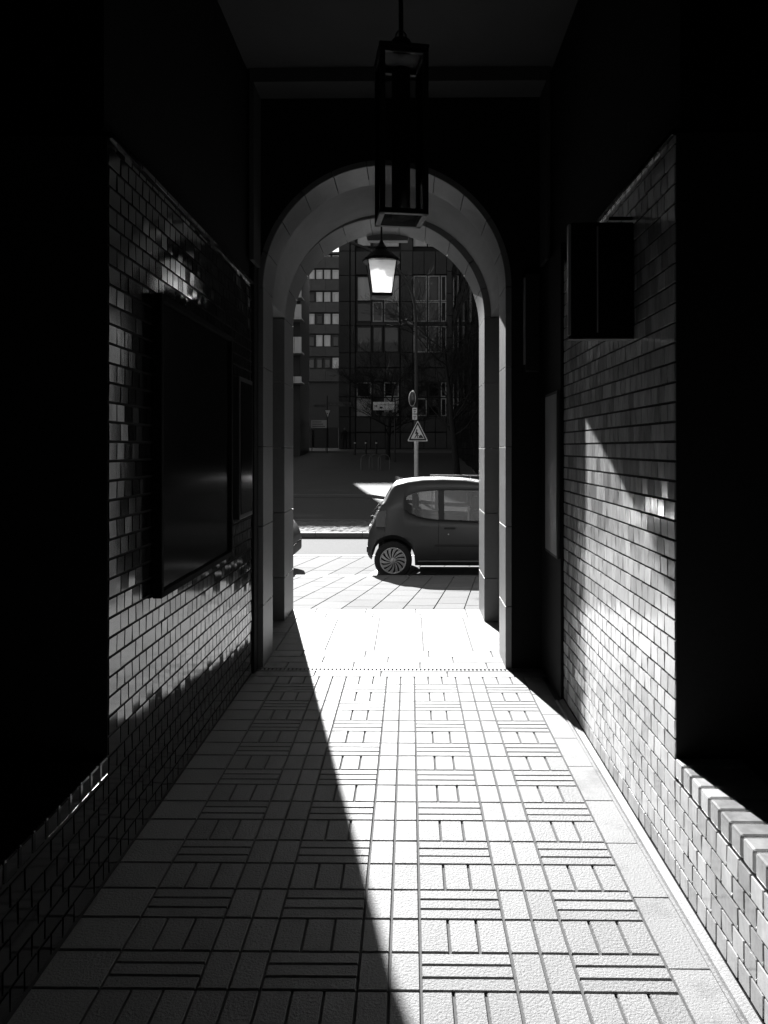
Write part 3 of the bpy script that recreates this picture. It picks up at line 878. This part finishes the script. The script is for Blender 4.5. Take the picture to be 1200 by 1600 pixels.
# bare street trees
def tree(label,x,y,h,crown,seed,lean=(0,0),first=.32):
    rr=random.Random(seed); z0=gz(y)
    t=thing('bare_tree',label,'tree',(x,y,z0),0,'bare street trees')
    tr=MB(); cr=MB()
    pts=[];p=Vector((0,0,-.1)); d=Vector((lean[0],lean[1],1)).normalized()
    n=9; rad0=.15
    for i in range(n+1):
        pts.append(p.copy()); p=p+d*(h*.75/n); d=(d+Vector((rr.uniform(-.07,.07),rr.uniform(-.07,.07),0))).normalized()
    tr.tube(pts,[rad0*(1-.75*i/n) for i in range(n+1)],8); 
    def grow(p,d,L,r,lv):
        k=5; P=[p]; q=p.copy(); dd=d.copy()
        for i in range(k):
            dd=(dd+Vector((rr.uniform(-.22,.22),rr.uniform(-.22,.22),rr.uniform(-.12,.2)))).normalized()
            q=q+dd*(L/k); P.append(q.copy())
            if lv<4:
                for _ in range(1 if lv<2 else (3 if lv<3 else 2)):
                    if rr.random()<.8:
                        a=rr.uniform(0,2*math.pi); sd_=Vector((math.cos(a),math.sin(a),rr.uniform(-.3,.6)))
                        nd=(dd*.75+sd_*.7).normalized()
                        grow(q.copy(),nd,L*rr.uniform(.45,.62),r*.5,lv+1)
        cr.tube(P,[max(r*(1-.7*i/k),.004) for i in range(k+1)],5 if lv<2 else 3,cap=False)
    for i in range(3,n+1):
        for _ in range(2):
            a=rr.uniform(0,2*math.pi)
            d=Vector((math.cos(a),math.sin(a)*.8,rr.uniform(.15,.7))).normalized()
            grow(pts[i].copy(),d,crown*rr.uniform(.65,1.0),.045*(1-.05*i),1)
    tr.build('trunk',M_bark,t); cr.build('crown',M_bark,t); return t
tree('bare tree whose branches cross the office windows, trunk by the dark building',(714-640)*30/F,30,7.0,3.3,21,lean=(-.05,0))
tree('smaller bare tree with a thin trunk behind the direction sign',(606-640)*40/F,40,5.6,2.6,5)

# curved street lamp with road signs
LPZ=22.; fx,fz=S(LPZ); zb_=gz(LPZ)
lp=thing('street_lamp','tall curved street lamp post carrying road signs behind the car','street lamp',(fx(650.5),LPZ,zb_))
loc5=(fx(650.5),LPZ,zb_)
def lpp(m,name,ma,par=None):
    o=m.build(name,ma,par or lp); local(o,loc5); return o
b=MB(); pxs=[(650,520),(649.5,500),(648,478),(644,458),(636,440),(624,424),(607,408),(588,396),(568,386),(546,378),(528,373)]
b.tube([(fx(650.5),LPZ,zb_-.1),(fx(650.5),LPZ,fz(600)),]+[(fx(a),LPZ,fz(c)) for a,c in pxs],[.062,.05]+[.042]*11,10); lpp(b,'post',M_iron)
b=MB(); b.tube([(fx(650.5),LPZ-.001,zb_+.02),(fx(650.5),LPZ-.001,fz(690))],.064,12); lpp(b,'lower_sleeve',M_steel)
b=MB(); b.bbox(fx(520),fx(530),LPZ-.04,LPZ+.04,fz(374),fz(371),b=.02); lpp(b,'lamp_head',M_iron)
# roadworks triangle
rs=thing('roadworks_sign','triangular roadworks warning sign on the lamp post behind the car','road sign',(fx(652.5),LPZ-.09,fz(675)))
loc6=(fx(652.5),LPZ-.09,fz(675))
def rsp(m,name,ma):
    o=m.build(name,ma,rs); local(o,loc6); return o
def tri(cx,yt,yb,hw): return [(fx(cx-hw),fz(yb)),(fx(cx+hw),fz(yb)),(fx(cx),fz(yt))]
def rtri(cx,yt,yb,hw,rd=1.6):
    # triangle with clipped corners
    A,B,C=(cx-hw,yb),(cx+hw,yb),(cx,yt); out=[]
    for p,q,s in ((A,B,C),(B,C,A),(C,A,B)):
        def to(u,v):
            L_=math.hypot(v[0]-u[0],v[1]-u[1]); return (u[0]+(v[0]-u[0])*rd/L_,u[1]+(v[1]-u[1])*rd/L_)
        out+= [to(p,s),to(p,q)]
    return [(fx(a),fz(c)) for a,c in out]
Y=LPZ-.10
b=MB(); b.prism(rtri(652.6,656.8,689.6,16.3),Y,Y+.012); rsp(b,'edge',M_signw)
b=MB(); b.prism(rtri(652.6,659.2,688.4,14.4),Y-.003,Y-.0005); rsp(b,'border',M_signd)
b=MB(); b.prism(rtri(652.6,664,685.5,10.6,.5),Y-.006,Y-.0035); rsp(b,'face',M_signw)
b=MB(); y0,y1=Y-.009,Y-.0065
b.prism([(fx(a),fz(c)) for a,c in ((653.5,684.5),(662,684.5),(657.8,679),(655.5,680.5))],y0,y1)
def stick(a,c,w_): 
    (ax,ay),(bx,by)=a,c; L_=math.hypot(bx-ax,by-ay); nx_,ny_=-(by-ay)/L_*w_/2,(bx-ax)/L_*w_/2
    b.prism([(fx(ax+nx_),fz(ay+ny_)),(fx(bx+nx_),fz(by+ny_)),(fx(bx-nx_),fz(by-ny_)),(fx(ax-nx_),fz(ay-ny_))],y0,y1)
stick((650.2,673.8),(651.8,678.8),2.2); stick((651.4,678.5),(648,684.6),1.4); stick((651.8,678.5),(652.2,684.6),1.3)
stick((650.8,674.5),(653.6,678),1.1); stick((650,674.5),(648.9,678.2),1.0); stick((649.4,677),(655.8,682.2),.8)
b.prism([(fx(651.1+1.3*math.cos(a)),fz(672.2+1.3*math.sin(a))) for a in [i*math.pi/5 for i in range(10)]],y0,y1)
rsp(b,'pictogram',M_signd)
# oval looking round sign, turned sideways
cs=thing('round_sign','round dark road sign turned almost edge on above two small plates','road sign',(fx(648),LPZ-.05,fz(623)),R(-64))
b=MB(); b.lathe([(0,0),(.232,0),(.232,.01),(0,.01)],(0,-.08,0),32,axis='y'); b.build('disc',M_signd,cs)
b=MB(); b.lathe([(.218,-.003),(.232,-.003),(.232,.0),(.218,0)],(0,-.082,0),32,axis='y'); b.build('rim',M_signw,cs)
b=MB(); b.bbox(-.03,.05,-.092,-.088,.06,.10,b=.002); b.bbox(-.0,.02,-.092,-.088,.02,.12,b=.002); b.build('arrow',M_signg,cs)
for ya,yb in ((637.5,646.5),(648,656)):
    t=thing('sign_plate','small pale plate under the round sign, '+('the upper one' if ya<640 else 'the lower one'),'sign plate',(fx(648),LPZ-.09,fz(yb)))
    h_=fz(ya)-fz(yb)
    b=MB(); b.bbox(-.07,.07,-.008,0,0,h_,b=.003); b.build('plate',M_signw,t)
    b=MB(); b.box(-.03,.03,-.0105,-.0085,h_*.3,h_*.42); b.box(-.04,.04,-.0105,-.0085,h_*.6,h_*.75); b.box(-.01,.01,-.0105,-.0085,h_*.1,h_*.2); b.build('marking',M_signd,t)

# text helper
def text(s,size,par,loc,ma,name='lettering'):
    c=bpy.data.curves.new('t','FONT'); c.body=s; c.size=size; c.extrude=.002; c.resolution_u=3
    o=bpy.data.objects.new('t',c); COL.objects.link(o)
    dg=bpy.context.evaluated_depsgraph_get(); dg.update()
    me=bpy.data.meshes.new_from_object(o.evaluated_get(dg)); bpy.data.objects.remove(o)
    me.materials.clear(); me.materials.append(ma)
    n=bpy.data.objects.new(name,me); COL.objects.link(n); n.parent=par; n.location=loc; n.rotation_euler=(R(90),0,0); return n
# direction sign
DZ=38.; fx,fz=S(DZ)
t=thing('direction_sign','pale direction sign with an arrow and two lines in front of the office windows','road sign',(fx(617),DZ,gz(DZ)))
zo=gz(DZ)
b=MB(); b.tube([(0,.03,0),(0,.03,fz(622)-zo)],.035,8); b.build('post',M_iron,t)
b=MB(); b.bbox(fx(583)-fx(617),-.02,-.03,-.005,fz(641)-zo,fz(628)-zo,b=.006); brd=b.build('board',M_signw,t)
b=MB(); b.bbox(fx(598)-fx(617),-.02,-.03,-.005,fz(650)-zo,fz(644)-zo,b=.006); b.build('lower_board',M_signd,t)
text('neues Zentrum',.155,t,(fx(593)-fx(617),-.033,fz(633.3)-zo),M_signd)
b=MB(); xa=fx(585)-fx(617); zc=fz(634.3)-zo
b.prism([(xa,zc-.02),(xa+.09,zc-.02),(xa+.09,zc-.07),(xa+.16,zc),(xa+.09,zc+.07),(xa+.09,zc+.02),(xa,zc+.02)],-.035,-.0315)
b.bbox(fx(593)-fx(617),fx(597.5)-fx(617),-.035,-.0315,fz(638.5)-zo,fz(635.5)-zo,b=.004); b.build('arrow',M_signd,t)
# left sign post with give way sign and street names
NZ=46.; fx,fz=S(NZ); zo=gz(NZ)
t=thing('give_way_post','dark post with a give way triangle and two street name boards','road sign',(fx(511),NZ,zo))
o0=fx(511)
b=MB(); b.tube([(0,.05,0),(0,.05,fz(618)-zo)],.03,8); b.build('post',M_iron,t)
b=MB(); b.prism([(fx(506.5)-o0,fz(640)-zo),(fx(517.5)-o0,fz(640)-zo),(fx(512)-o0,fz(654)-zo)],-.02,0); b.build('border',M_signd,t)
b=MB(); b.prism([(fx(508)-o0,fz(641)-zo),(fx(516)-o0,fz(641)-zo),(fx(512)-o0,fz(651.5)-zo)],-.025,-.021); b.build('triangle',M_signw,t)
b=MB(); b.lathe([(0,-.003),(.04,-.003),(.04,0)],(fx(511.5)-o0,-.027,fz(646)-zo),10,axis='y'); b.build('centre_dot',M_signd,t)
b=MB(); b.bbox(fx(491)-o0,fx(509)-o0,-.03,-.01,fz(636)-zo,fz(632)-zo,b=.005); b.build('name_board',M_signd,t)
b=MB(); b.bbox(fx(513)-o0,fx(549)-o0,-.03,-.01,fz(635)-zo,fz(628)-zo,b=.005); b.build('name_board',M_signd,t)
text('strasse',.13,t,(fx(493)-o0,-.034,fz(635)-zo),M_signg); text('An der Brücke',.16,t,(fx(515)-o0,-.034,fz(633)-zo),M_signg)
t=thing('notice_board','low pale notice board lit at its left edge beside the give way post','sign board',(fx(495),NZ+1,gz(NZ+1)))
zo=gz(NZ+1); Z1_=fz(668)-zo; Z2_=fz(655.5)-zo
b=MB(); b.tube([(-.45,0,0),(-.45,0,Z1_)],.025,6); b.tube([(.45,0,0),(.45,0,Z1_)],.025,6); b.build('posts',M_iron,t)
b=MB(); b.bbox(-.5,.5,-.03,.0,Z1_,Z2_,b=.006); b.build('board',M_signw,t)
b=MB()
for q in range(3): b.box(-.42,.4-.12*q,-.034,-.031,Z1_+.08+q*.14,Z1_+.13+q*.14)
b.build('lettering',M_signg,t)
# railing behind the car
RZ=17.3; fx,fz=S(RZ)
t=thing('handrail','thin sunlit metal railing on the verge just above the car roof','railing',(fx(720),RZ,gz(RZ)))
b=MB(); b.tube([(fx(672)-fx(720),0,fz(742.5)-gz(RZ)),(2.4,0,fz(744)-gz(RZ))],.014,8); b.build('top_rail',M_steel,t)
for k in range(4):
    b=MB(); xx=fx(675)-fx(720)+k*.9; b.tube([(xx,0,-.02),(xx,0,fz(743)-gz(RZ))],.013,6); b.build('post',M_steel,t)
# bollards and cycle stands
BZ2=44.; fx,fz=S(BZ2)
for i,px in enumerate((554.5,571.5,588)):
    o=thing('bollard',('leftmost','middle','right hand')[i]+' of three dark bollards with pale caps before the office','bollard',(fx(px),BZ2,gz(BZ2)),0,'bollards before the office building')
    b=MB(); b.lathe([(.06,0),(.055,.8),(.05,.86),(0,.9)],(0,0,0),12); b.build('post',M_iron,o)
    b=MB(); b.lathe([(.058,.70),(.06,.71),(.06,.76),(.057,.77)],(0,0,0),12); b.build('band',M_signw,o)
HZ=33.; fx,fz=S(HZ)
for i,px in enumerate((573,586,600)):
    o=thing('cycle_stand',('left','middle','right')[i]+' arched cycle stand on the far kerb beyond the car','cycle stand',(fx(px),HZ,gz(HZ)),R(35),'cycle stands on the far side')
    b=MB(); b.tube([(-.3,0,0),(-.3,0,.5)]+[(-.3*math.cos(a),0,.5+.2*math.sin(a)) for a in [j*math.pi/8 for j in range(1,8)]]+[(.3,0,.5),(.3,0,0)],.02,8); b.build('hoop',M_signg,o)
# pedestrian
PZ=48.6; fx,fz=S(PZ)
t=thing('person','person in dark clothes walking along the far pavement by the corner','person',(fx(538.5),PZ,1.545)); t.scale=(.78,.78,.78)
def skin_body(parent):
    V=[(0,0,.93),(0,0,1.15),(0,0,1.40),(0,0,1.5),(0,0,1.62),(0,0,1.73),
       (.19,0,1.40),(.26,.04,1.13),(.25,-.08,.90),(.25,-.12,.80),(-.19,0,1.40),(-.26,-.02,1.12),(-.27,.12,.90),(-.27,.15,.80),
       (.10,0,.88),(.13,-.14,.50),(.13,-.04,.10),(.13,-.20,.04),(-.10,0,.88),(-.12,.10,.50),(-.12,.30,.12),(-.12,.18,.04)]
    E=[(0,1),(1,2),(2,3),(3,4),(4,5),(2,6),(6,7),(7,8),(8,9),(2,10),(10,11),(11,12),(12,13),(0,14),(14,15),(15,16),(16,17),(0,18),(18,19),(19,20),(20,21)]
    Rd=[.15,.15,.16,.06,.10,.08,.08,.055,.04,.04,.08,.055,.04,.04,.10,.075,.05,.04,.10,.075,.05,.04]
    me=bpy.data.meshes.new('body'); me.from_pydata(V,E,[]); o=bpy.data.objects.new('body',me); COL.objects.link(o); o.parent=parent
    sk=o.modifiers.new('s','SKIN'); 
    for i,r_ in enumerate(Rd): me.skin_vertices[0].data[i].radius=(r_,r_)
    me.skin_vertices[0].data[0].use_root=True
    o.modifiers.new('u','SUBSURF').levels=1; me.materials.append(M_cloth); return o
me_=bpy.data.meshes.new('x')
try:
    skin_body(t)
except Exception as e:
    print('SKIN',e)
b=MB(); b.lathe([(0,-.12),(.07,-.09),(.085,0),(.075,.08),(.03,.125),(0,.13)],(0,-.02,1.66),12); b.build('head',M_skin,t)
# ------------------------------------------------------------------ camera, light, world
cam=bpy.data.cameras.new('camera'); co=bpy.data.objects.new('camera',cam); COL.objects.link(co)
co.location=(0,0,EYE); YAW=.012
co.rotation_euler=(R(90),0,YAW)
cam.sensor_fit='VERTICAL'; cam.sensor_height=24; cam.lens=24*F/1600
cam.shift_x=-(40-F*math.tan(YAW))/1600; cam.shift_y=-100/1600
cam.clip_start=.05; cam.clip_end=1500
SC.camera=co
sd=Vector((-.218,1,.565)).normalized()
sun=bpy.data.lights.new('sun','SUN'); sun.energy=5; sun.angle=R(.5)
so=bpy.data.objects.new('sun',sun); COL.objects.link(so)
so.rotation_euler=sd.to_track_quat('Z','Y').to_euler(); so.location=(-10,40,30)
w=bpy.data.worlds.new('World'); SC.world=w; w.use_nodes=True
nt=w.node_tree; bg=nt.nodes['Background']; sky=nt.nodes.new('ShaderNodeTexSky'); sky.sky_type='NISHITA'; sky.sun_disc=False
sky.air_density=.6; sky.dust_density=.4
sky.sun_elevation=math.asin(sd.z); sky.sun_rotation=math.atan2(sd.x,sd.y)
bw=nt.nodes.new('ShaderNodeRGBToBW'); nt.links.new(sky.outputs[0],bw.inputs[0]); nt.links.new(bw.outputs[0],bg.inputs[0])
bg.inputs[1].default_value=.05
vs=SC.view_settings; vs.view_transform='Standard'; vs.look='None'; vs.gamma=1; vs.exposure=1.72; vs.use_curve_mapping=False
SC.render.resolution_x=768; SC.render.resolution_y=1024
